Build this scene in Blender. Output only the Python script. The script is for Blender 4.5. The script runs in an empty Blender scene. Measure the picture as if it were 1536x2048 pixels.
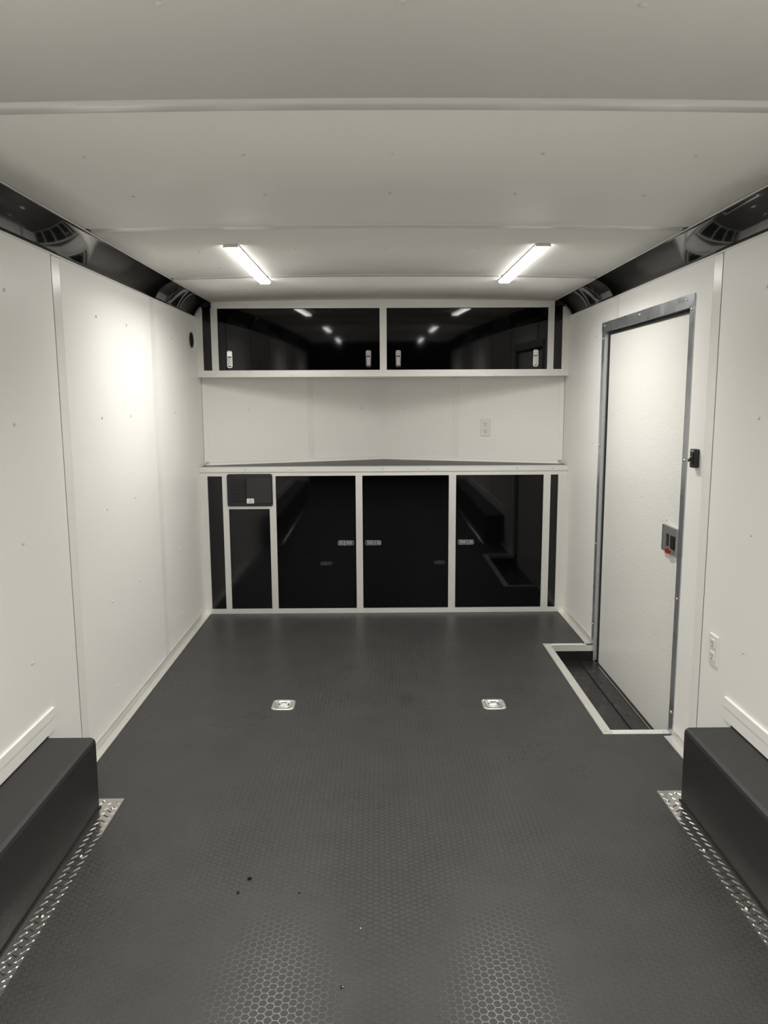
import bpy, bmesh, math, random
from mathutils import Vector, Matrix
random.seed(7)
S = bpy.context.scene
COL = S.collection

# ------------------------------------------------------------------ camera
F_PX, PITCH, YAW, ROLL, CAM_X, CAM_Z = 1538.0, 0.1477, 0.0084, -0.0049, -0.0438, 1.4265
fwd = Vector((math.sin(YAW)*math.cos(PITCH), math.cos(YAW)*math.cos(PITCH), -math.sin(PITCH)))
right = Vector((math.cos(YAW), -math.sin(YAW), 0)); up = right.cross(fwd)
r2 = right*math.cos(ROLL)+up*math.sin(ROLL); u2 = up*math.cos(ROLL)-right*math.sin(ROLL)
cd = bpy.data.cameras.new('camera'); cam = bpy.data.objects.new('camera', cd); COL.objects.link(cam)
M = Matrix((r2, u2, -fwd)).transposed().to_4x4(); M.translation = (CAM_X, 0, CAM_Z)
cam.matrix_world = M
cd.sensor_fit = 'VERTICAL'; cd.sensor_height = 32.0; cd.lens = F_PX*32.0/2048.0
cd.clip_start = 0.02; cd.clip_end = 100
S.camera = cam

# ------------------------------------------------------------------ world, exposure
w = bpy.data.worlds.new('night'); S.world = w; w.use_nodes = True
w.node_tree.nodes['Background'].inputs[0].default_value = (0.9, 0.95, 1.0, 1)
w.node_tree.nodes['Background'].inputs[1].default_value = 0.006
S.view_settings.view_transform = 'Standard'; S.view_settings.look = 'None'
S.view_settings.gamma = 1.0; S.view_settings.use_curve_mapping = False
S.view_settings.exposure = 0.0
LAMP = 26.0                     # glow of the strip light diffusers
BEAM, SPREAD = 15.0, 150     # watts and beam angle thrown by each strip
LAMP_COL = (1.0, 0.985, 0.950)

# ------------------------------------------------------------------ materials
def mat(name, col, rough=0.5, metal=0.0, spec=0.5, bump=None, rvar=None, emit=None, aniso=None, coat=0):
    m = bpy.data.materials.new(name); m.use_nodes = True
    nt = m.node_tree; b = nt.nodes['Principled BSDF']
    b.inputs['Base Color'].default_value = (*col, 1); b.inputs['Roughness'].default_value = rough
    b.inputs['Metallic'].default_value = metal; b.inputs['Specular IOR Level'].default_value = spec
    b.inputs['Coat Weight'].default_value = coat
    tc = nt.nodes.new('ShaderNodeTexCoord')
    if emit:
        b.inputs['Emission Color'].default_value = (*LAMP_COL, 1); b.inputs['Emission Strength'].default_value = emit
    if bump:
        scale, strength, dist = bump[:3]; st = bump[3] if len(bump) > 3 else (1, 1, 1)
        mp = nt.nodes.new('ShaderNodeMapping'); mp.inputs['Scale'].default_value = st
        n = nt.nodes.new('ShaderNodeTexNoise'); n.inputs['Scale'].default_value = scale; n.inputs['Detail'].default_value = 3
        bp = nt.nodes.new('ShaderNodeBump'); bp.inputs['Strength'].default_value = strength; bp.inputs['Distance'].default_value = dist
        nt.links.new(tc.outputs['Object'], mp.inputs[0]); nt.links.new(mp.outputs[0], n.inputs['Vector'])
        nt.links.new(n.outputs['Fac'], bp.inputs['Height']); nt.links.new(bp.outputs[0], b.inputs['Normal'])
    if rvar:
        scale, lo, hi = rvar[:3]; st = rvar[3] if len(rvar) > 3 else (1, 1, 1)
        mp = nt.nodes.new('ShaderNodeMapping'); mp.inputs['Scale'].default_value = st
        n = nt.nodes.new('ShaderNodeTexNoise'); n.inputs['Scale'].default_value = scale; n.inputs['Detail'].default_value = 4
        mr = nt.nodes.new('ShaderNodeMapRange'); mr.inputs['To Min'].default_value = lo; mr.inputs['To Max'].default_value = hi
        mr.inputs['From Min'].default_value = .3; mr.inputs['From Max'].default_value = .7
        nt.links.new(tc.outputs['Object'], mp.inputs[0]); nt.links.new(mp.outputs[0], n.inputs['Vector'])
        nt.links.new(n.outputs['Fac'], mr.inputs[0]); nt.links.new(mr.outputs[0], b.inputs['Roughness'])
    return m

WALL = mat('white painted aluminium skin', (.90, .885, .845), .42, bump=(2.2, .12, .01), rvar=(3, .36, .46))
CEIL = mat('white ceiling skin', (.86, .845, .805), .6, bump=(1.8, .10, .01), rvar=(3, .54, .64))
BAND = mat('glossy white joint strip', (.86, .845, .805), .24)
BACKING = mat('wall backing', (.30, .295, .28), .6)
WSCREW = mat('painted white screw', (.70, .69, .65), .3)
ALU_X = mat('brushed aluminium lengthwise x', (.88, .865, .825), .40, .50, bump=(60, .06, .002, (.05, 1, 1)), rvar=(25, .34, .50, (.1, 1, 1)))
ALU_Y = mat('brushed aluminium lengthwise y', (.80, .785, .74), .40, .65, bump=(60, .06, .002, (1, .05, 1)), rvar=(25, .30, .45, (1, .1, 1)))
ALU_Z = mat('brushed aluminium lengthwise z', (.85, .835, .79), .40, .50, bump=(60, .06, .002, (1, 1, .05)), rvar=(25, .34, .50, (1, 1, .1)))
STEEL = mat('door frame mill aluminium', (.56, .58, .61), .30, .85, bump=(6, .04, .004), rvar=(12, .24, .38))
CHROME = mat('chrome', (.86, .86, .86), .10, 1)
SATIN = mat('satin chrome', (.70, .70, .69), .28, 1)
GLOSSB = mat('gloss black laminate', (.0018, .0018, .0024), .035, spec=.32, bump=(1.1, .05, .004))
FILLB = mat('satin black filler', (.004, .004, .005), .10, spec=.5)
COVEB = mat('gloss black cove', (.014, .014, .015), .09, spec=1.0, bump=(1.6, .15, .012, (1.4, .8, 1)))
COVEB.node_tree.nodes['Principled BSDF'].inputs['IOR'].default_value = 1.75
BEAD = mat('black rubber bead', (.006, .006, .006), .6)
BOXB = mat('bed liner black', (.018, .0175, .0165), .48, bump=(230, .5, .0015), rvar=(400, .40, .58))
WELLB = mat('painted black steel', (.014, .013, .013), .25, bump=(20, .1, .001), rvar=(14, .2, .45))
PLASB = mat('black plastic', (.016, .016, .019), .42, bump=(180, .12, .0006))
LOUV = mat('louvre plastic', (.05, .05, .054), .35)
PLASG = mat('charcoal plastic panel', (.026, .026, .026), .55)
DARK = mat('dark recess', (.003, .003, .003), .8)
CTOP = mat('charcoal counter sheet', (.035, .034, .031), .45, bump=(90, .2, .001))
PLATE = mat('diamond plate', (.66, .64, .61), .18, 1, bump=(8, .02, .002), rvar=(30, .15, .23))
ZINC = mat('zinc plated steel', (.86, .84, .76), .16, 1)
WPLAS = mat('white plastic', (.82, .80, .76), .28)
SLOT = mat('outlet slot', (.12, .115, .10), .5)
LATM = mat('satin latch steel', (.48, .48, .475), .36, .75)
CAST = mat('tie-down bright zinc', (.84, .83, .78), .27, .75)
RED = mat('red plastic', (.30, .016, .018), .35)
LABELW = mat('white label', (.80, .82, .80), .4)
LABELG = mat('label grey print', (.22, .22, .24), .5)
LIGHT = mat('lit diffuser', (.9, .9, .9), .4, emit=LAMP)
GLOW = mat('glowing diffuser side', (.9, .9, .9), .4, emit=LAMP*.45)
CRUMB = mat('dark crumb', (.008, .008, .009), .15)

# stippled door skin
DOORW = mat('stucco embossed white', (.81, .80, .755), .26)
nt = DOORW.node_tree; tc = nt.nodes.new('ShaderNodeTexCoord')
vo = nt.nodes.new('ShaderNodeTexNoise'); vo.inputs['Scale'].default_value = 85; vo.inputs['Detail'].default_value = 1.5
bp = nt.nodes.new('ShaderNodeBump'); bp.inputs['Strength'].default_value = .55; bp.inputs['Distance'].default_value = .0022
nt.links.new(tc.outputs['Object'], vo.inputs['Vector']); nt.links.new(vo.outputs['Fac'], bp.inputs['Height'])
nt.links.new(bp.outputs[0], nt.nodes['Principled BSDF'].inputs['Normal'])

# coin / honeycomb embossed rubber floor
def honeycomb():
    m = bpy.data.materials.new('honeycomb embossed rubber'); m.use_nodes = True
    nt = m.node_tree; N = nt.nodes; L = nt.links; b = N['Principled BSDF']
    tc = N.new('ShaderNodeTexCoord')
    def mth(op, a, c=None, d=None):
        n = N.new('ShaderNodeMath'); n.operation = op
        for i, v in enumerate((a, c, d)):
            if v is None: continue
            if isinstance(v, (int, float)): n.inputs[i].default_value = v
            else: L.new(v, n.inputs[i])
        return n.outputs[0]
    sp = N.new('ShaderNodeSeparateXYZ'); L.new(tc.outputs['Object'], sp.inputs[0])
    P = 0.0208
    # columns run along y: neighbour distance P along y, columns P*0.866 apart
    v = mth('DIVIDE', sp.outputs[0], P); u = mth('DIVIDE', sp.outputs[1], P)
    R3 = math.sqrt(3)
    def cell(ou, ov):
        a = mth('SUBTRACT', mth('FLOORED_MODULO', mth('ADD', u, ou), 1.0), .5)
        c = mth('SUBTRACT', mth('FLOORED_MODULO', mth('ADD', v, ov), R3), R3/2)
        return a, c
    def hexd(a, c):
        aa = mth('ABSOLUTE', a); cc = mth('ABSOLUTE', c)
        return mth('MAXIMUM', aa, mth('ADD', mth('MULTIPLY', aa, .5), mth('MULTIPLY', cc, R3/2)))
    a1, c1 = cell(0, 0); a2, c2 = cell(.5, R3/2)
    h1 = hexd(a1, c1); h2 = hexd(a2, c2); hd = mth('MINIMUM', h1, h2)          # 0 centre .. 0.5 edge
    l1 = mth('SQRT', mth('ADD', mth('MULTIPLY', a1, a1), mth('MULTIPLY', c1, c1)))
    l2 = mth('SQRT', mth('ADD', mth('MULTIPLY', a2, a2), mth('MULTIPLY', c2, c2)))
    rd = mth('MINIMUM', l1, l2)
    mix = mth('ADD', mth('MULTIPLY', hd, .6), mth('MULTIPLY', rd, .4))
    mr = N.new('ShaderNodeMapRange'); mr.interpolation_type = 'SMOOTHSTEP'
    mr.inputs['From Min'].default_value = .385; mr.inputs['From Max'].default_value = .455
    mr.inputs['To Min'].default_value = 0; mr.inputs['To Max'].default_value = 1
    L.new(mix, mr.inputs[0]); groove = mr.outputs[0]
    nz = N.new('ShaderNodeTexNoise'); nz.inputs['Scale'].default_value = 2.2; nz.inputs['Detail'].default_value = 5
    L.new(tc.outputs['Object'], nz.inputs['Vector'])
    rr = N.new('ShaderNodeMapRange'); rr.inputs['To Min'].default_value = .50; rr.inputs['To Max'].default_value = .62
    L.new(nz.outputs['Fac'], rr.inputs[0])
    L.new(mth('SUBTRACT', rr.outputs[0], mth('MULTIPLY', groove, .27)), b.inputs['Roughness'])
    # scuffs of lighter dust and a few dark drip stains
    nz2 = N.new('ShaderNodeTexNoise'); nz2.inputs['Scale'].default_value = 5.5; nz2.inputs['Detail'].default_value = 6
    L.new(tc.outputs['Object'], nz2.inputs['Vector'])
    cr = N.new('ShaderNodeValToRGB'); cr.color_ramp.elements[0].position = .30; cr.color_ramp.elements[1].position = .72
    cr.color_ramp.elements[0].color = (.034, .033, .031, 1); cr.color_ramp.elements[1].color = (.043, .0418, .039, 1)
    L.new(nz2.outputs['Fac'], cr.inputs[0])
    stain = None
    for (sx, sy, r, ell) in ((-.066, 3.436, .020, .5), (-.014, 3.465, .016, .5), (-.643, 3.527, .014, .6), (-.10, 3.52, .013, .5),
                             (.255, 3.90, .030, .5), (.09, 3.50, .05, .5), (-.889, 1.70, .014, 1), (-.94, 2.08, .010, 1), (-.893, 2.077, .010, 1)):
        dx = mth('MULTIPLY', mth('SUBTRACT', sp.outputs[0], sx), 1/r)
        dy = mth('MULTIPLY', mth('SUBTRACT', sp.outputs[1], sy), ell/r)
        d2 = mth('ADD', mth('ADD', mth('MULTIPLY', dx, dx), mth('MULTIPLY', dy, dy)), mth('MULTIPLY', nz2.outputs['Fac'], .8))
        s_ = mth('SUBTRACT', 1.3, d2); s_ = mth('MAXIMUM', mth('MINIMUM', s_, 1.0), 0.0)
        stain = s_ if stain is None else mth('MAXIMUM', stain, s_)
    mx = N.new('ShaderNodeMix'); mx.data_type = 'RGBA'
    L.new(mth('MULTIPLY', stain, .55), mx.inputs[0]); L.new(cr.outputs[0], mx.inputs[6]); mx.inputs[7].default_value = (.018, .018, .02, 1)
    L.new(mx.outputs[2], b.inputs['Base Color'])
    bp = N.new('ShaderNodeBump'); bp.inputs['Strength'].default_value = .40; bp.inputs['Distance'].default_value = .0014; bp.invert = True
    L.new(groove, bp.inputs['Height']); L.new(bp.outputs[0], b.inputs['Normal'])
    b.inputs['Specular IOR Level'].default_value = .5
    return m
FLOORM = honeycomb()

# ------------------------------------------------------------------ mesh helpers (all coordinates are world metres)
class MB:
    def __init__(s): s.bm = bmesh.new()
    def quadbox(s, pts, mi=0):            # pts: 4 bottom + 4 top, ccw
        v = [s.bm.verts.new(p) for p in pts]
        for f in ((0,3,2,1),(4,5,6,7),(0,1,5,4),(1,2,6,5),(2,3,7,6),(3,0,4,7)):
            fc = s.bm.faces.new([v[i] for i in f]); fc.material_index = mi
        return s
    def box(s, x0, x1, y0, y1, z0, z1, mi=0):
        x0, x1 = sorted((x0, x1)); y0, y1 = sorted((y0, y1)); z0, z1 = sorted((z0, z1))
        return s.quadbox([(x0,y0,z0),(x1,y0,z0),(x1,y1,z0),(x0,y1,z0),(x0,y0,z1),(x1,y0,z1),(x1,y1,z1),(x0,y1,z1)], mi)
    def prism(s, prof, axis, a0, a1, mi=0, smooth=False):   # closed 2-D profile extruded along axis
        def P(p, a):
            return {'x': (a, p[0], p[1]), 'y': (p[0], a, p[1]), 'z': (p[0], p[1], a)}[axis]
        A = [s.bm.verts.new(P(p, a0)) for p in prof]; B = [s.bm.verts.new(P(p, a1)) for p in prof]
        n = len(prof)
        for i in range(n):
            f = s.bm.faces.new((A[i], A[(i+1) % n], B[(i+1) % n], B[i])); f.material_index = mi; f.smooth = smooth
        for f in (s.bm.faces.new(A), s.bm.faces.new(B[::-1])): f.material_index = mi
        return s
    def dome(s, c, r, h, n, seg=8, mi=0):   # low dome standing on a surface, n = normal
        n = Vector(n).normalized(); t = n.orthogonal().normalized(); bt = n.cross(t); c = Vector(c)
        rings = []
        for rr, hh in ((1, 0), (.95, .45), (.6, .88)):
            rings.append([s.bm.verts.new(c+(t*math.cos(2*math.pi*k/seg)+bt*math.sin(2*math.pi*k/seg))*r*rr+n*h*hh) for k in range(seg)])
        top = s.bm.verts.new(c+n*h)
        for a, b in zip(rings, rings[1:]):
            for k in range(seg):
                f = s.bm.faces.new((a[k], a[(k+1) % seg], b[(k+1) % seg], b[k])); f.smooth = True; f.material_index = mi
        for k in range(seg):
            f = s.bm.faces.new((rings[-1][k], rings[-1][(k+1) % seg], top)); f.smooth = True; f.material_index = mi
        s.bm.faces.new(rings[0][::-1])
        return s
    def tube(s, pts, r, seg=8, mi=0, closed=False):
        pts = [Vector(p) for p in pts]; n = len(pts); rings = []
        for i, p in enumerate(pts):
            a = pts[(i-1) % n] if (closed or i > 0) else p; b = pts[(i+1) % n] if (closed or i < n-1) else p
            d = (b-a).normalized(); t = d.orthogonal().normalized() if i == 0 else (t-d*t.dot(d)).normalized(); bt = d.cross(t)
            rings.append([s.bm.verts.new(p+(t*math.cos(2*math.pi*k/seg)+bt*math.sin(2*math.pi*k/seg))*r) for k in range(seg)])
        for i in range(n if closed else n-1):
            a, b = rings[i], rings[(i+1) % n]
            for k in range(seg):
                f = s.bm.faces.new((a[k], a[(k+1) % seg], b[(k+1) % seg], b[k])); f.smooth = True; f.material_index = mi
        if not closed:
            s.bm.faces.new(rings[0][::-1]); s.bm.faces.new(rings[-1])
        return s
    def bevel(s, w, seg=2):
        bmesh.ops.bevel(s.bm, geom=s.bm.edges[:], offset=w, segments=seg, affect='EDGES', profile=.6)
        return s
    def build(s, name, m, parent=None, **kw):
        me = bpy.data.meshes.new(name)
        bmesh.ops.recalc_face_normals(s.bm, faces=s.bm.faces[:])
        off = Vector((0, 0, 0)); p = parent
        while p is not None: off += p.location; p = p.parent
        if 'origin' in kw: off0 = Vector(kw['origin'])
        else:
            cs = [v.co for v in s.bm.verts]
            off0 = Vector(((min(c.x for c in cs)+max(c.x for c in cs))/2, (min(c.y for c in cs)+max(c.y for c in cs))/2, min(c.z for c in cs)))
        if m in (FLOORM,): off0 = Vector((0, 0, 0))
        bmesh.ops.translate(s.bm, verts=s.bm.verts[:], vec=-off0)
        s.bm.to_mesh(me); s.bm.free()
        for mm in (m if isinstance(m, (list, tuple)) else [m]): me.materials.append(mm)
        o = bpy.data.objects.new(name, me); COL.objects.link(o)
        o.location = off0-off
        if parent: o.parent = parent
        return o
def empty(name, loc, label, cat, group=None):
    o = bpy.data.objects.new(name, None); COL.objects.link(o); o.location = loc; o.empty_display_size = .05
    return tag(o, label, cat, group)
def tag(o, label, cat, group=None):
    o['label'] = label; o['category'] = cat
    if group: o['group'] = group
    return o
def structure(o, label=None):
    o['kind'] = 'structure'
    if label: o['label'] = label
    return o
def wpos(o):
    v = Vector((0, 0, 0))
    while o is not None: v += o.location; o = o.parent
    return v
SCREW_ME = {}
def screw(c, n, m, parent, r=.0055, h=.0035):
    key = (tuple(n), m.name, r, h)
    if key not in SCREW_ME:
        b = MB().dome((0, 0, 0), r, h, n); me = bpy.data.meshes.new('screw')
        b.bm.to_mesh(me); b.bm.free(); me.materials.append(m); SCREW_ME[key] = me
    o = bpy.data.objects.new('screw', SCREW_ME[key]); COL.objects.link(o)
    o.parent = parent; o.location = Vector(c)-wpos(parent)
    return o
def rrect(cx, cy, hx, hy, r, n=5):
    pts = []
    for qx, qy, a0 in ((1, 1, 0), (-1, 1, 90), (-1, -1, 180), (1, -1, 270)):
        for k in range(n+1):
            a = math.radians(a0+90*k/n)
            pts.append((cx+qx*(hx-r)+r*math.cos(a), cy+qy*(hy-r)+r*math.sin(a)))
    return pts

XW = 1.2; ZT = 1.955; ZC = 2.034; YR = -3.0; YS = 5.15; YV = 5.62; BOW = .014
YL, YU = 5.002, 5.053; ZCT = .984
T = .003

# ------------------------------------------------------------------ floor (with cut-outs for the step well and the two tie-down pans)
holes = [(.945, 1.215, 3.13, 4.28), (-.5395, -.4425, 3.393, 3.497), (.4465, .5435, 3.381, 3.485)]
xs = sorted({-1.215, 1.215, *[h[0] for h in holes], *[h[1] for h in holes]}); ys = sorted({YR, YL+.01, *[h[2] for h in holes], *[h[3] for h in holes]})
fb = MB(); V = {}
def fv(x, y, z):
    k = (x, y, z)
    if k not in V: V[k] = fb.bm.verts.new(k)
    return V[k]
def solid(i, j):
    if i < 0 or j < 0 or i >= len(xs)-1 or j >= len(ys)-1: return False
    cx, cy = (xs[i]+xs[i+1])/2, (ys[j]+ys[j+1])/2
    return not any(a < cx < b and c < cy < d for a, b, c, d in holes)
for i in range(len(xs)-1):
    for j in range(len(ys)-1):
        if not solid(i, j): continue
        x0, x1, y0, y1 = xs[i], xs[i+1], ys[j], ys[j+1]
        fb.bm.faces.new([fv(x0,y0,0), fv(x1,y0,0), fv(x1,y1,0), fv(x0,y1,0)])
        fb.bm.faces.new([fv(x0,y1,-.02), fv(x1,y1,-.02), fv(x1,y0,-.02), fv(x0,y0,-.02)])
        for (di, dj, a, b) in ((-1,0,(x0,y1),(x0,y0)),(1,0,(x1,y0),(x1,y1)),(0,-1,(x0,y0),(x1,y0)),(0,1,(x1,y1),(x0,y1))):
            if not solid(i+di, j+dj): fb.bm.faces.new([fv(*a,-.02), fv(*b,-.02), fv(*b,0), fv(*a,0)])
floor = structure(fb.build('floor', FLOORM), 'dark grey rubber floor embossed with small hexagons')
# step well below the side door
WZ = -.095
sw = MB()
sw.box(.935, 1.235, 3.12, 4.29, WZ-.01, WZ).box(.935, .945, 3.12, 4.29, WZ, -.0205).box(.945, 1.205, 3.12, 3.13, WZ, -.0205)
sw.box(.945, 1.205, 4.28, 4.29, WZ, -.0205)
stepw = sw.build('step_well', WELLB, floor)
stepw['label'] = 'black painted steel step recess'
lp = MB().box(1.120, 1.199, 3.132, 4.278, WZ, WZ+.006).build('threshold_plate', WELLB, stepw)
for y in (3.50, 3.93): MB().dome((1.150, y, WZ+.006), .008, .003, (0, 0, 1)).build('bolt', BEAD, stepw)
MB().box(1.199, 1.2025, 3.132, 4.278, WZ, WZ+.010).build('edge_strip', ZINC, stepw)
# aluminium rim around the well
MB().box(.914, .955, 3.097, 4.316, 0, .0025).box(.949, .955, 3.1365, 4.2765, -.028, 0).build('well_rim', ALU_Y, floor)
MB().box(.9551, 1.162, 4.2740, 4.316, 0, .0025).box(.9551, 1.20, 4.2735, 4.2795, -.030, .0025).build('well_rim', ALU_X, floor)
MB().box(.9551, 1.20, 3.097, 3.137, 0, .0025).box(.9551, 1.20, 3.131, 3.137, -.028, 0).build('well_rim', ALU_X, floor)
for p in ((.925, 4.289), (.927, 4.007), (.926, 3.70), (.926, 3.403), (.930, 3.12), (.953, 3.108), (1.18, 3.113), (.955, 4.300), (1.15, 4.300)):
    screw((*p, .0025), (0, 0, 1), ZINC, floor, .006, .003)

# ------------------------------------------------------------------ side walls: overlapping white sheets, joint strips, screws
J = [2.842-1.2*k for k in range(5)]
J = sorted(J+[4.045])                     # near edge of each joint strip
BW = .078
DY0, DY1, DZ1 = 3.112, 4.268, 1.778       # door opening
def side_wall(s):
    name = 'wall_left' if s < 0 else 'wall_right'
    b = MB(); xo, xi = s*(XW+.035), s*(XW+T+.0025)
    def bk(y0, y1, z0, z1): b.box(xo, xi, y0, y1, z0, z1)
    if s < 0: bk(YR, YS, 0, ZC+.02)
    else:
        bk(YR, DY0, 0, ZC+.02); bk(DY1, YS, 0, ZC+.02); bk(DY0, DY1, DZ1, ZC+.02)
    wall = structure(b.build(name, BACKING), 'white sheet metal side wall '+('without a door' if s < 0 else 'with the entry door'))
    edges = [YR]+J+[YS]
    def panel(y0, y1, z0, z1, m=WALL):
        MB().box(s*XW, s*(XW+T), y0, y1, z0, z1).build('wall_panel', m, wall)
    for k in range(len(edges)-1):
        y0 = edges[k]+(BW if k else 0); y1 = edges[k+1]
        if s < 0: panel(y0, y1, 0, ZT)
        elif y1 <= DY0-.01 and k < 5: panel(y0, y1, 0, ZT)
        elif k == 5:                                   # sheet with the door cut into it
            MB().box(XW, XW+T, y0, DY0, 0, ZT).box(XW, XW+T, DY0, y1, DZ1, ZT).build('wall_panel', WALL, wall)
        else:
            MB().box(XW, XW+T, y0, DY1, DZ1, ZT).box(XW, XW+T, DY1, YS, 0, ZT).build('wall_panel', WALL, wall)
    for y in J:
        z0 = DZ1 if (s > 0 and y > 4) else 0
        # strip sits a little back and tips towards the rear of the room
        ya, yb = y+.0135, y+BW
        MB().quadbox([(s*(XW+.0037), ya, z0), (s*(XW+.0037), yb, z0), (s*(XW+.0004), yb, z0), (s*(XW+.0034), ya, z0),
                      (s*(XW+.0037), ya, ZT), (s*(XW+.0037), yb, ZT), (s*(XW+.0004), yb, ZT), (s*(XW+.0034), ya, ZT)]).build('joint_strip', BAND, wall)
    for y in (-.73, .09, .47, 1.27, 1.67, 2.08, 2.475, 3.265, 3.652, 4.445):
        if s > 0 and y > 3: continue
        for z in (1.763, 1.348, .962, .555, .17):
            if z < .3 and y < 2.6: continue
            screw((s*XW, y+(.035 if s > 0 and y > 1 else 0), z+(.006 if s > 0 else 0)), (-s, 0, 0), WSCREW, wall, .0062, .004)
    if s > 0:
        for z in (1.763, 1.16, .60): screw((XW, 4.44, z), (-1, 0, 0), WSCREW, wall, .0062, .004)
    return wall
wl = side_wall(-1); wr = side_wall(1)

# V shaped front wall
def vq(b, side, t0, t1, z0, z1, d0, d1):     # t along the slanted wall 0 at centre .. 1 at side; d = distance in front
    A = Vector((0, YV)); B = Vector((side*1.199, YS)); dirv = (B-A); n = Vector((0, -1))
    pts = []
    for z in (z0, z1):
        for t, d in ((t0, d0), (t1, d0), (t1, d1), (t0, d1)):
            p = A+dirv*t+n*d; pts.append((p.x, p.y, z))
    return b.quadbox(pts)
VZ0, VZ1 = ZCT+.002, 1.61
for s, nm in ((-1, 'wall_front_left'), (1, 'wall_front_right')):
    wf = structure(vq(MB(), s, .001, 1, 0, ZC, -.03, -.0035).build(nm, BACKING), 'half of the white front wall, folded into a shallow V')
    for t0, t1 in ((.012, .405), (.44, .985)):
        vq(MB(), s, t0, t1, VZ0, VZ1, -.003, 0).build('wall_panel', WALL, wf)
    vq(MB(), s, .405, .44, VZ0, VZ1, -.0034, -.0012).build('joint_strip', BAND, wf)
    vq(MB(), s, .975, .999, VZ0, VZ1, 0.0, .006).build('corner_trim', WALL, wf)
    for t in (.13, .76):
        p = Vector((0, YV))+(Vector((s*1.199, YS))-Vector((0, YV)))*t
        screw((p.x, p.y-.0005, 1.352), (0, -1, 0), WSCREW, wf, .005, .003)
    vq(MB(), s, 0, .012, VZ0, VZ1, -.003, .001).build('corner_trim', WALL, wf)

# ------------------------------------------------------------------ ceiling: slightly bowed sheets
def zc(x): return ZC+BOW*(1-(x/1.1)**2)
def ceil_sheet(y0, y1, z_near, z_far, th=.004, xl=1.1, n=14):
    b = MB(); rows = []
    for (y, dz) in ((y0, z_near), (y1, z_far)):
        rows.append([b.bm.verts.new((-xl+2*xl*k/n, y, zc(-xl+2*xl*k/n)+dz)) for k in range(n+1)])
    top = []
    for (y, dz) in ((y0, z_near+th), (y1, z_far+th)):
        top.append([b.bm.verts.new((-xl+2*xl*k/n, y, zc(-xl+2*xl*k/n)+dz)) for k in range(n+1)])
    for k in range(n):
        for q in ((rows[0][k], rows[0][k+1], rows[1][k+1], rows[1][k]), (top[0][k], top[1][k], top[1][k+1], top[0][k+1])):
            f = b.bm.faces.new(q); f.smooth = True
        b.bm.faces.new((rows[0][k], top[0][k], top[0][k+1], rows[0][k+1])); b.bm.faces.new((rows[1][k], rows[1][k+1], top[1][k+1], top[1][k]))
    b.bm.faces.new((rows[0][0], rows[1][0], top[1][0], top[0][0])); b.bm.faces.new((rows[0][n], top[0][n], top[1][n], rows[1][n]))
    return b
cb = MB().box(-1.235, 1.235, YR, YV+.03, ZC+.022, ZC+.05)
ceiling = structure(cb.build('ceiling', BACKING), 'white bowed ceiling of wide sheets')
CJ = [1.722, 2.905, 4.060, .54, -.64, -1.82]; CJ.sort()
ed = [YR]+CJ+[5.085]; CB = .07
for k in range(len(ed)-1):
    ceil_sheet(ed[k]+(CB if k else 0), ed[k+1], 0, 0).build('ceiling_panel', CEIL, ceiling)
for y in CJ: ceil_sheet(y+.013, y+CB, .0065, .0003, .003).build('joint_strip', BAND, ceiling)
for y in (1.33, 2.095, 2.49, 3.37, 3.80, 4.55):
    for x in (-.787, -.384, 0, .386, .785):
        if abs(y-1.33) < .01 and abs(x) > .7: continue
        screw((x, y+random.uniform(-.008, .008), zc(x)), (0, 0, -1), WSCREW, ceiling, .0075 if y < 1.5 else .0058, .004)

# ------------------------------------------------------------------ black coves between walls and ceiling, baseboards
for s, nm in ((-1, 'trim_1'), (1, 'trim_2')):
    def prof(off=0.0):
        P0, P1, P2 = Vector((1.1995, ZT-.012)), Vector((1.173, 2.009)), Vector((1.100, ZC-.001))
        inner = []
        for k in range(15):
            t = k/14; p = P0*(1-t)**2+P1*2*t*(1-t)+P2*t*t
            inner.append(p)
        return inner
    inner = prof()
    def shell(y0, y1, th=.003, push=0):
        pts = [(s*(p.x-push*.6), p.y-push*.6) for p in inner]
        outer = [(s*min(p.x+th*.7, 1.1998), p.y+th*.7) for p in inner]
        return MB().prism(pts+outer[::-1], 'y', y0, y1, smooth=False)
    base = structure(MB().box(s*1.1985, s*1.1995, YR, 5.04, ZT+.0, ZT+.02).build(nm, BEAD), 'glossy black cove along the '+('left' if s < 0 else 'right')+' ceiling edge')
    for y0, y1, pu in ((YR, -.50, 0), (-.497, 1.80, .0015), (1.803, 4.128, 0), (4.131, 5.035, .0015)):
        if y0 == -.497:
            y1 = 1.80
        o = shell(y0, y1, push=pu).build('cove_panel', COVEB, base)
        for f in o.data.polygons: f.use_smooth = len(f.vertices) == 4
    for y in (4.130, 4.985):
        MB().tube([(s*(p.x-.002), y, p.y-.003) for p in inner], .0035, 6).build('rubber_bead', BEAD, base)
    # thin bright edge under the cove and along the ceiling
    MB().box(s*1.1965, s*XW, YR, 5.03, ZT-.020, ZT-.0135).build('edge_trim', BAND, base)
    MB().box(s*1.094, s*1.100, YR, 5.03, ZC-.0035, ZC-.0008).build('edge_trim', BAND, base)
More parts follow.
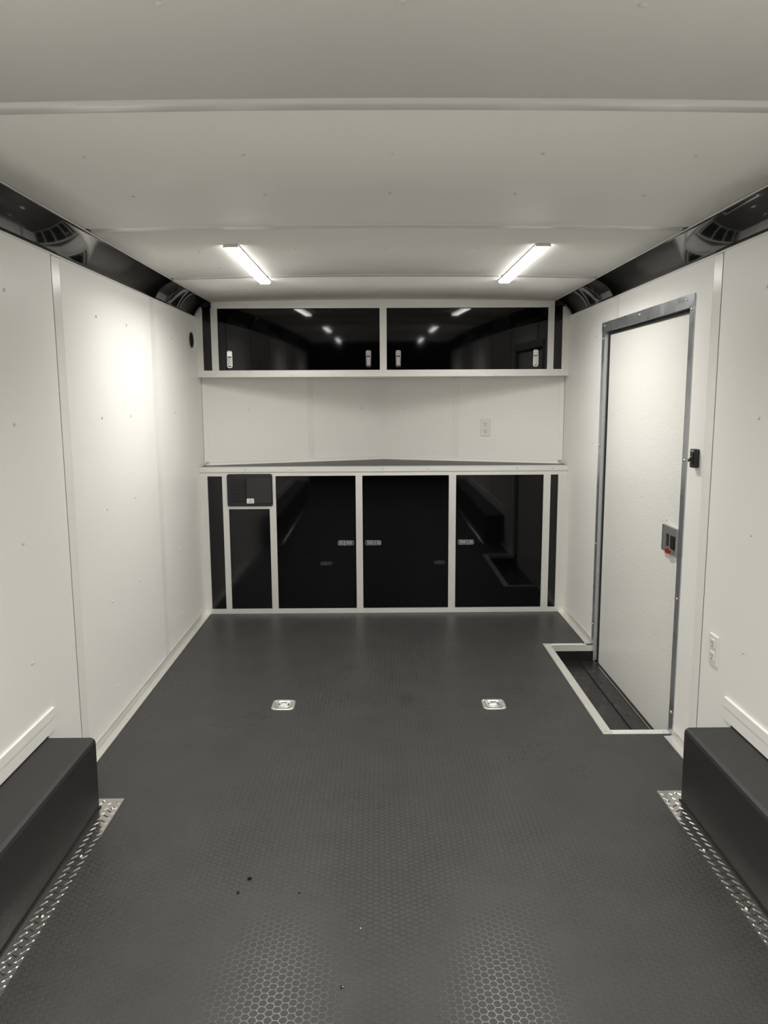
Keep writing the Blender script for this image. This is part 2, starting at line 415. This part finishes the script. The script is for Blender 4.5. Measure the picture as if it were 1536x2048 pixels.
for s, nm, spans in ((-1, 'baseboard_left', [(2.555, YL-.002)]), (1, 'baseboard_right', [(2.565, 3.072), (4.312, YL-.002)])):
    b = MB()
    for y0, y1 in spans:
        b.prism([(s*XW*1.0, .0002), (s*1.163, .0002), (s*1.163, .0030), (s*1.1925, .0045), (s*1.1965, .009), (s*1.1975, .036), (s*XW, .036)], 'y', y0, y1)
    o = structure(b.build(nm, ALU_Y), 'aluminium angle trim along the foot of the '+('left' if s < 0 else 'right')+' wall')
    for y in (2.87, 3.277, 3.659, 4.071, 4.451, 4.84):
        if any(a < y < c for a, c in spans): screw((s*1.172, y, .003), (0, 0, 1), ZINC, o, .0055, .003)

# ------------------------------------------------------------------ entry door in the right wall
DX = 1.225
lb = MB().box(DX, DX+.022, DY0+.012, DY1-.010, -.088, DZ1-.012)
door = structure(MB().box(1.2375, 1.262, DY0-.005, DY1+.005, -.12, DZ1+.005).build('door_1', DARK), 'white textured entry door in an aluminium frame')
MB().box(DX, DX+.011, DY0+.016, DY1-.010, -.118, DZ1-.014).build('door_leaf', DOORW, door)
g = MB()
g.box(1.2185, DX+.010, DY1-.016, DY1-.001, WZ, DZ1).box(1.2185, DX+.010, DY0+.001, DY0+.014, WZ, DZ1)
g.box(1.2185, DX+.010, DY0+.014, DY1-.016, DZ1-.020, DZ1-.001).box(1.206, 1.224, DY0+.014, DY1-.016, WZ, WZ+.004)
g.build('gasket', BEAD, door)
# frame: flange on the wall + return into the opening, three members
FO0, FO1, FZ = 3.070, 4.312, 1.824
def flange(b, y0, y1, z0, z1): b.box(1.1965, XW-.0002, y0, y1, z0, z1)
b = MB(); flange(b, FO0, DY0+.002, .0035, FZ); b.box(1.1965, 1.2182, DY0, DY0+.003, .004, DZ1).build('frame_member', STEEL, door)
b = MB(); flange(b, DY1-.002, FO1, .0035, FZ); b.box(1.1965, 1.2182, DY1-.003, DY1, WZ+.012, DZ1).build('frame_member', STEEL, door)
b = MB(); b.box(1.1940, 1.1963, FO0, FO1, DZ1-.0015, FZ); b.box(1.1940, 1.2182, DY0+.0035, DY1-.0035, DZ1-.0045, DZ1-.0015).build('frame_member', STEEL, door)
for (y, z, x) in ((3.14, 1.806, 1.194), (3.701, 1.806, 1.194), (4.262, 1.806, 1.194), (3.094, 1.765, 1.1965), (4.290, 1.74, 1.1965),
               (3.093, 1.17, 1.1965), (4.290, 1.159, 1.1965), (3.093, .593, 1.1965), (4.290, .60, 1.1965), (4.290, .13, 1.1965), (3.093, .10, 1.1965)):
    screw((x, y, z), (-1, 0, 0), ZINC, door, .0065, .0045)
for (y, z) in ((3.318, .892), (3.302, .880)): screw((DX, y, z), (-1, 0, 0), ZINC, door, .005, .006)
# paddle latch: chrome escutcheon with two black pockets, paddle and a red lock lever
LY0, LY1, LZ0, LZ1 = 3.170, 3.326, .757, .872
b = MB()
for (y0, y1, z0, z1) in ((LY0, LY1, .838, LZ1), (LY0, LY1, LZ0, .780), (3.284, LY1, .780, .838), (LY0, 3.180, .780, .838), (3.232, 3.250, .780, .838)):
    b.box(DX-.014, DX-.0005, y0, y1, z0, z1)
pl = b.build('latch_plate', LATM, door); pl['label'] = 'chrome latch plate'
MB().prism([(DX-.0150, 3.330), (DX-.004, 3.337), (DX-.0005, 3.337), (DX-.0005, LY1+.0005), (DX-.0150, LY1+.0005)], 'z', LZ0+.002, LZ1-.002).build('latch_edge', DARK, door)
MB().box(DX-.004, DX-.0005, 3.250, 3.284, .780, .838).box(DX-.004, DX-.0005, 3.180, 3.232, .780, .838).build('latch_pocket', DARK, door)
pb = MB().prism(rrect(3.206, .809, .020, .027, .008), 'x', DX-.018, DX-.0045).build('latch_paddle', PLASB, door)
MB().box(DX-.010, DX-.0045, 3.262, 3.275, .784, .832).build('inner_lever', PLASB, door)
rl = MB().prism([(3.226, .757), (3.276, .752), (3.279, .768), (3.252, .778), (3.228, .772)], 'x', DX-.018, DX-.0142).build('lock_lever', RED, door)
rl['label'] = 'red lock lever'

# ------------------------------------------------------------------ wheel boxes with their diamond plate strips and wall flashings
for s, ztop, yf, nm in ((-1, .264, 2.540, 'left'), (1, .277, 2.552, 'right')):
    t = empty('wheel_box', (s*1.11, yf, 0), f'long black textured wheel well box against the {nm} wall', 'wheel well', 'wheel well boxes')
    xi = 1.028
    b = MB().prism([(s*(XW-.0006), .0035), (s*(xi+.002), .0035), (s*(xi), ztop-.016), (s*(xi+.004), ztop-.006), (s*(xi+.014), ztop), (s*(XW-.0006), ztop)], 'y', -.9, yf)
    bmesh.ops.bevel(b.bm, geom=[e for e in b.bm.edges if all(abs(v.co.y-yf) < 1e-5 for v in e.verts) and max(v.co.z for v in e.verts) > .1 and min(abs(v.co.x) for v in e.verts) < 1.19],
                    offset=.006, segments=2, affect='EDGES')
    b.build('box_shell', BOXB, t)
    MB().box(s*(xi-.003), s*(xi+.0015), -.9, yf+.002, .0005, .0065).box(s*1.193, s*(XW-.0006), -.9, yf+.001, ztop-.001, ztop+.004).build('sealant_bead', BEAD, t)
    MB().box(s*(xi+.03), s*1.15, yf-.05, yf-.003, 0, .0035).build('foot', BEAD, t)
    # diamond plate
    p = empty('diamond_plate', (s*1.0, 2.3, 0), f'aluminium diamond plate strip along the foot of the {nm} wheel box', 'floor plate', 'diamond plate strips')
    x0, x1, ye = (.962, 1.060, 2.598) if s < 0 else (.968, 1.060, 2.618)
    MB().box(s*x0, s*(xi-.0035), .3, ye, .0002, .0022).box(s*(xi-.0035), s*x1, yf+.004, ye, .0002, .0022).build('plate', PLATE, p)
    lb = MB(); pit = .032
    def lug(cx, cy, ang):
        ca, sa = math.cos(ang), math.sin(ang); L_, W_ = .0140, .0034
        def q(u, v, z): return lb.bm.verts.new((cx+u*ca-v*sa, cy+u*sa+v*ca, z))
        base = [q(L_, 0, .0022), q(L_*.5, W_, .0022), q(-L_*.5, W_, .0022), q(-L_, 0, .0022), q(-L_*.5, -W_, .0022), q(L_*.5, -W_, .0022)]
        tp = [q(L_*.55, 0, .0041), q(-L_*.55, 0, .0041)]
        for f in ((base[0], base[1], tp[0]), (base[1], base[2], tp[1], tp[0]), (base[2], base[3], tp[1]), (base[3], base[4], tp[1]), (base[4], base[5], tp[0], tp[1]), (base[5], base[0], tp[0])):
            lb.bm.faces.new(f)
    n = 0; yy = .32
    while yy < ye-.014:
        for k in range(3):
            xx = x0+.010+k*pit
            if xx < xi-.012 or (yy > yf+.016 and xx < x1-.01): lug(s*xx, yy, s*math.radians(-55)); n += 1
        for k in range(2):
            xx = x0+.026+k*pit
            if (xx < xi-.012 or yy > yf+.02) and yy+pit/2 < ye-.012: lug(s*xx, yy+pit/2, s*math.radians(35)); n += 1
        yy += pit
    lo = lb.build('tread_pattern', PLATE, p); lo['kind'] = 'stuff'
    for (x, y) in ((.983, ye-.068), (1.030, ye-.018), (.986, 2.245), (.986, 1.962), (.986, 1.67), (.986, 1.38)):
        screw((s*x, y, .0022), (0, 0, 1), ZINC, p, .0066, .0042)
    # white flashing on the wall above the box
    f = MB().prism([(s*(XW-.0003), ztop+.0045), (s*1.194, ztop+.0045), (s*1.194, ztop+.05), (s*1.1915, ztop+.052), (s*1.1915, ztop+.084), (s*(XW-.0003), ztop+.087)], 'y', -.9, yf+.062)
    fo = f.build('wall_flashing', WALL)
    tag(fo, f'white folded flashing strip on the {nm} wall above the wheel box', 'trim strip', 'flashings above the wheel boxes')

# ------------------------------------------------------------------ latches
def latch(door_o, cx, cz, vertical, y):
    """chrome slam latch: rounded bezel, sunk paddle, raised grip"""
    hl, hw = .0535, .0165
    def P(pts):
        return [((cx+b, cz+a) if vertical else (cx+a, cz+b)) for a, b in pts]
    b = MB()
    outer = rrect(0, 0, hl, hw, .011, 4); inn = rrect(0, 0, hl-.004, hw-.004, .008, 4)
    def ring(o_, i_, ya, yb, mi):
        A = [b.bm.verts.new((p[0], ya, p[1])) for p in P(o_)]; B = [b.bm.verts.new((p[0], yb, p[1])) for p in P(o_)]
        C = [b.bm.verts.new((p[0], yb, p[1])) for p in P(i_)]; D = [b.bm.verts.new((p[0], ya+.001, p[1])) for p in P(i_)]
        n = len(A)
        for k in range(n):
            j = (k+1) % n
            for f in ((A[k], A[j], B[j], B[k]), (B[k], B[j], C[j], C[k]), (C[k], C[j], D[j], D[k])):
                q = b.bm.faces.new(f); q.material_index = mi
        q = b.bm.faces.new(D); q.material_index = 1
    ring(outer, inn, y-.0002, y-.0085, 0)
    sg = -1 if (vertical or cx < -.15) else 1
    def blk(a0, a1, w, ya, yb, mi):
        if vertical: b.box(cx-w, cx+w, y-yb, y-ya, cz+a0, cz+a1, mi)
        else: b.box(cx+a0, cx+a1, y-yb, y-ya, cz-w, cz+w, mi)
    def sblk(a0, a1, *r):
        a0, a1 = sorted((a0*sg, a1*sg)); blk(a0, a1, *r)
    if vertical:
        blk(.018, .047, .0115, .001, .010, 0)
        for k in range(3): blk(.022+k*.008, .025+k*.008, .0118, .010, .0112, 0)
        blk(-.043, .012, .0105, .001, .0065, 1)
    else:
        sblk(.004, .017, .0115, .001, .0105, 0)
        sblk(-.043, .001, .0105, .001, .0055, 1)
        sblk(.021, .046, .011, .001, .0055, 1)
    o = b.build('latch', [CHROME, SATIN], door_o); o['label'] = 'chrome latch'
    return o

# ------------------------------------------------------------------ lower cabinet bank
cab = empty('base_cabinet', (0, YL+.3, 0), 'long low cabinet with gloss black doors in an aluminium frame under the counter', 'cabinet')
FR = .004                                     # how far the frame stands in front of the doors
zb, zt_ = .033, .924
MB().box(-XW+.001, XW-.001, YL-FR, YL+.03, .0005, zb).build('bottom_rail', ALU_X, cab)
MB().box(-XW+.001, XW-.001, YL-FR, YL+.03, zt_, .953).build('top_rail', ALU_X, cab)
posts = [(-1.199, -1.152), (-1.0570, -1.0190), (-.7515, -.7090), (-.1865, -.1430), (.4240, .4705), (1.0440, 1.0900), (1.140, 1.199)]
for i, (a, c) in enumerate(posts):
    MB().box(a, c, YL-FR+.0005, YL+.03, zb, zt_).build('post', ALU_Z, cab)
MB().box(-1.019, -.7515, YL-FR+.001, YL+.02, .708, .728).build('rail', ALU_X, cab)
for a, c, z0, z1 in ((-1.152, -1.057, zb, zt_), (-1.019, -.7515, zb, .708), (1.090, 1.140, zb, zt_)):
    MB().box(a+.0005, c-.0005, YL+.0035, YL+.012, z0+.0005, z1-.0005).build('filler_panel', FILLB, cab)
MB().box(-1.15, 1.15, YL+.031, YL+.10, .002, .94).build('carcass', DARK, cab)
for (a, c), lx in (((-.709, -.1865), -.254), ((-.143, .424), -.0735), ((.4705, 1.044), .5385)):
    d = MB().box(a+.0025, c-.0025, YL+.001, YL+.018, zb+.0025, zt_-.004).build('cabinet_door', GLOSSB, cab)
    latch(d, lx, .4785, False, YL+.001)
# worktop
wt = empty('worktop', (0, 5.3, ZCT), 'charcoal worktop with aluminium edging running back to the folded wall', 'worktop')
MB().prism([(-1.198, YL+.004), (1.198, YL+.004), (1.194, YS-.014), (0, YV-.010), (-1.194, YS-.014)], 'z', .954, ZCT-.001).build('counter_top', CTOP, wt)
MB().box(-1.1985, 1.1985, YL-.012, YL-FR-.0003, .952, ZCT).box(-1.1985, 1.1985, YL-.012, YL+.012, ZCT-.0009, ZCT+.001).build('front_edging', ALU_X, wt)
for x in (-1.17, -.905, -.609, -.01, .283, .868, 1.10): screw((x, YL-.012, .968), (0, -1, 0), ZINC, wt, .0055, .003)
for s in (-1, 1):
    b = MB(); vq(b, s, 0, .995, ZCT-.0008, ZCT+.022, .0015, .006); vq(b, s, 0, .99, ZCT-.0008, ZCT+.003, .006, .022)
    b.build('back_edging', ALU_X, wt)
# vent unit
vn = empty('vent_unit', (-.877, YL, .83), 'black plastic louvred vent unit set in the left end of the lower cabinet', 'vent')
y0 = YL-FR
MB().prism(rrect(-.8765, .833, .1475, .1060, .014, 4), 'y', y0-.010, y0-.0003).build('housing', PLASB, vn)
MB().box(-1.003, -.915, y0-.0106, y0-.0098, .760, .902).build('grille_recess', DARK, vn)
for k in range(16):
    z = .7650+k*.0086
    MB().quadbox([(-1.002, y0-.0150, z), (-.916, y0-.0150, z), (-.916, y0-.0107, z+.001), (-1.002, y0-.0107, z+.001),
                  (-1.002, y0-.0150, z+.0030), (-.916, y0-.0150, z+.0030), (-.916, y0-.0107, z+.0040), (-1.002, y0-.0107, z+.0040)]).build('louvre', LOUV, vn)
MB().prism(rrect(-.816, .831, .0795, .083, .006, 3), 'y', y0-.015, y0-.0101).build('front_panel', PLASG, vn)
MB().box(-.9075, -.8985, y0-.0112, y0-.0101, .757, .908).build('groove', DARK, vn)
lb_ = MB().prism(rrect(-.8735, .763, .0235, .016, .002, 2), 'y', y0-.0156, y0-.0151).build('badge', LABELW, vn); lb_['label'] = 'small white maker label'
MB().prism(rrect(-.873, .7685, .0045, .0032, .0025, 3), 'y', y0-.0159, y0-.01565).box(-.8885, -.8775, y0-.0159, y0-.01565, .7675, .7687).box(-.8685, -.858, y0-.0159, y0-.01565, .7675, .7687).build('emblem', LABELG, lb_)
MB().box(-.889, -.858, y0-.0159, y0-.01565, .7535, .7562).box(-.884, -.863, y0-.0159, y0-.01565, .7580, .7592).build('print', LABELG, lb_)

# ------------------------------------------------------------------ upper cabinet bank
uc = empty('wall_cabinet', (0, YU+.3, 1.56), 'overhead cabinet with two gloss black doors in an aluminium frame below the ceiling', 'cabinet')
u0, u1, ut = 1.604, 1.993, ZC-.001
MB().box(-XW+.001, XW-.001, YU-FR, YU+.03, 1.5615, u0).build('bottom_rail', ALU_X, uc)
b = MB(); nn = 14; A = []
for k in range(nn+1):
    x = -1.0985+2.197*k/nn; A.append((x, zc(x)-.0008))
pr = [(-1.199, u1), (1.199, u1), (1.199, ZT-.02)] 
MB().prism([(-1.0985, u1), (1.0985, u1)]+[(x, z) for x, z in A[::-1]], 'y', YU-FR, YU+.03).build('top_rail', ALU_X, uc)
for (a, c) in ((-1.104, -1.061), (-.0235, .021), (1.058, 1.0985)):
    MB().box(a, c, YU-FR+.0005, YU+.03, u0, u1).build('post', ALU_Z, uc)
for s in (-1, 1):
    MB().prism([(s*1.199, u0), (s*(1.158 if s < 0 else 1.152), u0), (s*(1.158 if s < 0 else 1.152), 1.997), (s*1.170, 1.999), (s*1.199, 1.97)], 'y', YU-FR+.0005, YU+.03).build('post', ALU_Z, uc)
    a, c = (1.158, 1.104) if s < 0 else (1.152, 1.0985)
    MB().box(s*a, s*c, YU+.0035, YU+.012, u0+.0005, 2.004).build('filler_panel', FILLB, uc)
for (a, c), ls in (((-1.061, -.0235), (-.990, -.0965)), ((.021, 1.058), (.0955, .9835))):
    b = MB(); nr = 60; za, zb2 = u0+.002, u1-.004; F = []; off = .006; rows = []
    for q in range(nr+1):                 # the doors bow a little: the top leans forward
        z = za+(zb2-za)*q/nr; rows.append((YU+off, z)); off -= (zb2-za)/nr*math.radians(.45+1.35*q/nr)
    d = b.prism(rows+[(YU+.022, zb2), (YU+.022, za)], 'x', a+.003, c-.003).build('cabinet_door', GLOSSB, uc)
    for k, lx in enumerate(ls): latch(d, lx, 1.6745, True, YU+.0052)
MB().prism([(-1.197, YU+.031), (1.197, YU+.031), (1.197, YS-.01), (0, YV-.01), (-1.197, YS-.01)], 'z', 1.563, 1.575).build('underside_panel', WALL, uc)
MB().box(-1.09, 1.09, YU+.031, YU+.06, 1.58, 2.02).build('carcass', DARK, uc)
for x in (-.60, -.25, -.02, .3, .72): screw((x, YU-FR, 1.5685), (0, -1, 0), ZINC, uc, .004, .0015)

# ------------------------------------------------------------------ ceiling strip lights
def strip_light(x, y0, y1, label, pw=1.30, sp=SPREAD):
    z = zc(x)-.0015
    t = empty('strip_light', (x, (y0+y1)/2, z), label, 'light', 'ceiling strip lights')
    MB().box(x-.030, x+.030, y0, y1, z-.004, z).build('housing', WPLAS, t)
    h = .0285
    pr = [(x-h, z-.0045), (x+h, z-.0045), (x+h, z-.011), (x+h*.82, z-.0165), (x-h*.82, z-.0165), (x-h, z-.011)]
    b = MB().prism(pr, 'y', y0+.007, y1-.007, mi=1)
    for f in b.bm.faces:
        if all(v.co.z < z-.0155 for v in f.verts): f.material_index = 0
    b.build('diffuser', [LIGHT, GLOW], t)
    ld = bpy.data.lights.new('beam', 'AREA'); ld.shape = 'RECTANGLE'; ld.size = .044; ld.size_y = y1-y0-.03
    ld.energy = BEAM*pw; ld.color = LAMP_COL; ld.spread = math.radians(sp)
    lo = bpy.data.objects.new('beam', ld); COL.objects.link(lo); lo.parent = t; lo.location = (0, 0, -.0172)
    for a in (y0, y1-.0065): MB().box(x-.0305, x+.0305, a, a+.0065, z-.0110, z-.0042).build('end_cap', SATIN, t)
for s, nm in ((-1, 'left'), (1, 'right')):
    x = .637 if s > 0 else -.633
    strip_light(x, 3.245, 4.225, f'lit white strip light on the ceiling in front of the {nm} upper cabinet door', .70, 155)
    strip_light(x, .18, 1.16, f'lit strip light on the ceiling above the camera, {nm} side')
    strip_light(x, -2.45, -1.47, f'lit strip light near the open rear end of the ceiling, {nm} side')

# ------------------------------------------------------------------ small fittings
def outlet(name, label, pos, nrm, ax, w=.072, h=.116):
    """duplex outlet: plate, two sockets with slots"""
    o = empty(name, pos, label, 'outlet', 'white wall outlets')
    n = Vector(nrm).normalized(); a = Vector(ax).normalized(); P = Vector(pos); Z = Vector((0, 0, 1))
    def slab(u0, u1, v0, v1, d0, d1, nm, m, taper=0):
        b = MB(); pts = []
        for d, tp in ((d0, 0), (d1, taper)):
            for u, v in ((u0+tp, v0+tp), (u1-tp, v0+tp), (u1-tp, v1-tp), (u0+tp, v1-tp)):
                pts.append(tuple(P+a*u+Z*v+n*d))
        return b.quadbox(pts).build(nm, m, o)
    slab(-w/2, w/2, -h/2, h/2, .0003, .0065, 'cover_plate', WPLAS, .0035)
    for c in (.024, -.024):
        slab(-.016, .016, c-.0165, c+.0165, .0066, .0095, 'socket', WPLAS, .0008)
        slab(-.0095, -.0060, c-.001, c+.009, .0096, .0099, 'slot', SLOT); slab(.0050, .0085, c-.001, c+.009, .0096, .0099, 'slot', SLOT)
        slab(-.003, .004, c-.012, c-.006, .0096, .0099, 'slot', SLOT)
    return o
outlet('wall_outlet', 'white outlet low on the right wall between door and wheel box', (XW, 2.7305, .497), (-1, 0, 0), (0, -1, 0))
vd = (Vector((1.199, YS))-Vector((0, YV))).normalized(); xx = .706; yy = YV+(YS-YV)*xx/1.199
outlet('wall_outlet', 'white outlet on the front wall above the worktop', (xx, yy-.0003, 1.2175), (vd.y, -vd.x, 0), (vd.x, vd.y, 0), .070, .118)
# black toggle switch
sw = empty('light_switch', (XW, 2.977, 1.187), 'black surface mounted toggle switch beside the entry door', 'switch')
def yz_prism(pts, x0, x1): return MB().prism(pts, 'x', x0, x1)
b = yz_prism(rrect(2.977, 1.187, .021, .036, .007, 4), XW-.020, XW-.0003); b.build('switch_body', PLASB, sw)
yz_prism(rrect(2.977, 1.187, .013, .024, .004, 3), XW-.0235, XW-.0202).build('face_plate', PLASG, sw)
MB().quadbox([(XW-.0236, 2.971, 1.186), (XW-.0236, 2.983, 1.186), (XW-.034, 2.983, 1.174), (XW-.034, 2.971, 1.174),
              (XW-.0236, 2.971, 1.195), (XW-.0236, 2.983, 1.195), (XW-.034, 2.983, 1.183), (XW-.034, 2.971, 1.183)]).build('toggle', PLASB, sw)
yz_prism(rrect(2.977, 1.216, .012, .0035, .002, 2), XW-.021, XW-.0202).build('clip', SATIN, sw)
# round grommet
gr = empty('cable_grommet', (-XW, 4.909, 1.787), 'round black grommet high on the left wall near the overhead cabinet', 'grommet')
circ = [(4.909+.046*math.cos(a*math.pi/12), 1.787+.046*math.sin(a*math.pi/12)) for a in range(24)]
c2 = [(4.909+.036*math.cos(a*math.pi/12), 1.787+.036*math.sin(a*math.pi/12)) for a in range(24)]
MB().prism(circ, 'x', -XW+.0003, -XW+.003).build('flange', PLASB, gr)
MB().tube([(-XW+.0035, y, z) for y, z in circ], .0025, 6, closed=True).build('rim', PLASB, gr)
MB().prism(c2, 'x', -XW+.0031, -XW+.0034).build('opening', DARK, gr)
# scuff scratch near top of left wall: small torn seam
# tie-down rings
for cx, cy, nm in ((-.491, 3.445, 'left'), (.495, 3.433, 'right')):
    t = empty('tie_down', (cx, cy, 0), f'recessed metal floor tie-down ring, the one on the {nm}', 'tie-down', 'floor tie-downs')
    b = MB(); o_ = rrect(cx, cy, .0535, .060, .024, 6); i_ = rrect(cx, cy, .034, .037, .016, 6); bt = rrect(cx, cy, .024, .027, .012, 6)
    rows = [[b.bm.verts.new((p[0], p[1], z)) for p in ps] for ps, z in ((o_, .0003), (o_, .002), (rrect(cx, cy, .051, .0575, .022, 6), .0032), (i_, .0032), (bt, -.012))]
    for A_, B_ in zip(rows, rows[1:]):
        for k in range(len(A_)):
            j = (k+1) % len(A_); f = b.bm.faces.new((A_[k], A_[j], B_[j], B_[k])); f.smooth = True
    b.bm.faces.new(rows[-1]); b.build('pan', CAST, t)
    pts = [(cx-.022, cy+.014, .000), (cx-.024, cy-.008, .001), (cx-.014, cy-.026, .002), (cx+.014, cy-.026, .002), (cx+.024, cy-.008, .001), (cx+.022, cy+.014, .000)]
    MB().tube(pts, .0042, 8).tube([pts[0], pts[-1]], .0042, 8).build('ring', ZINC, t)
    MB().prism([(cy+.008, .0035), (cy+.010, .0065), (cy+.022, .0065), (cy+.024, .0035)], 'x', cx-.017, cx+.017).build('ring_clamp', ZINC, t)
    for sx in (-1, 1):
        for sy in (-1, 1): screw((cx+sx*.0405, cy+sy*.0435, .0031), (0, 0, 1), CHROME, t, .0065, .003)
# crumbs
def crumb(x, y, r, m, label, k):
    rnd = random.Random(k); b = MB()
    bmesh.ops.create_icosphere(b.bm, subdivisions=1, radius=r)
    for v in b.bm.verts:
        v.co *= rnd.uniform(.7, 1.25); v.co.z = max(v.co.z*.55, -.3*r)+.3*r; v.co.x += x; v.co.y += y; v.co.z += .0003
    o = b.build('debris', m); tag(o, label, 'debris', 'specks on the floor')
crumb(-.435, 2.124, .0075, CRUMB, 'larger shiny black speck on the floor left of centre', 1)
crumb(-.458, 2.058, .0058, CRUMB, 'dull black speck on the floor just in front of the larger shiny one', 2)
crumb(-.279, 2.053, .0038, CRUMB, 'tiny dark speck on the floor right of the two black ones', 3)
crumb(-.138, 1.690, .0050, CRUMB, 'dark speck on the near floor at the bottom of the picture', 4)
crumb(.243, 1.637, .0045, CHROME, 'glinting metal shaving on the near right floor', 5)
crumb(-.097, 1.901, .0022, LABELW, 'tiny white speck on the floor near the centre', 6)
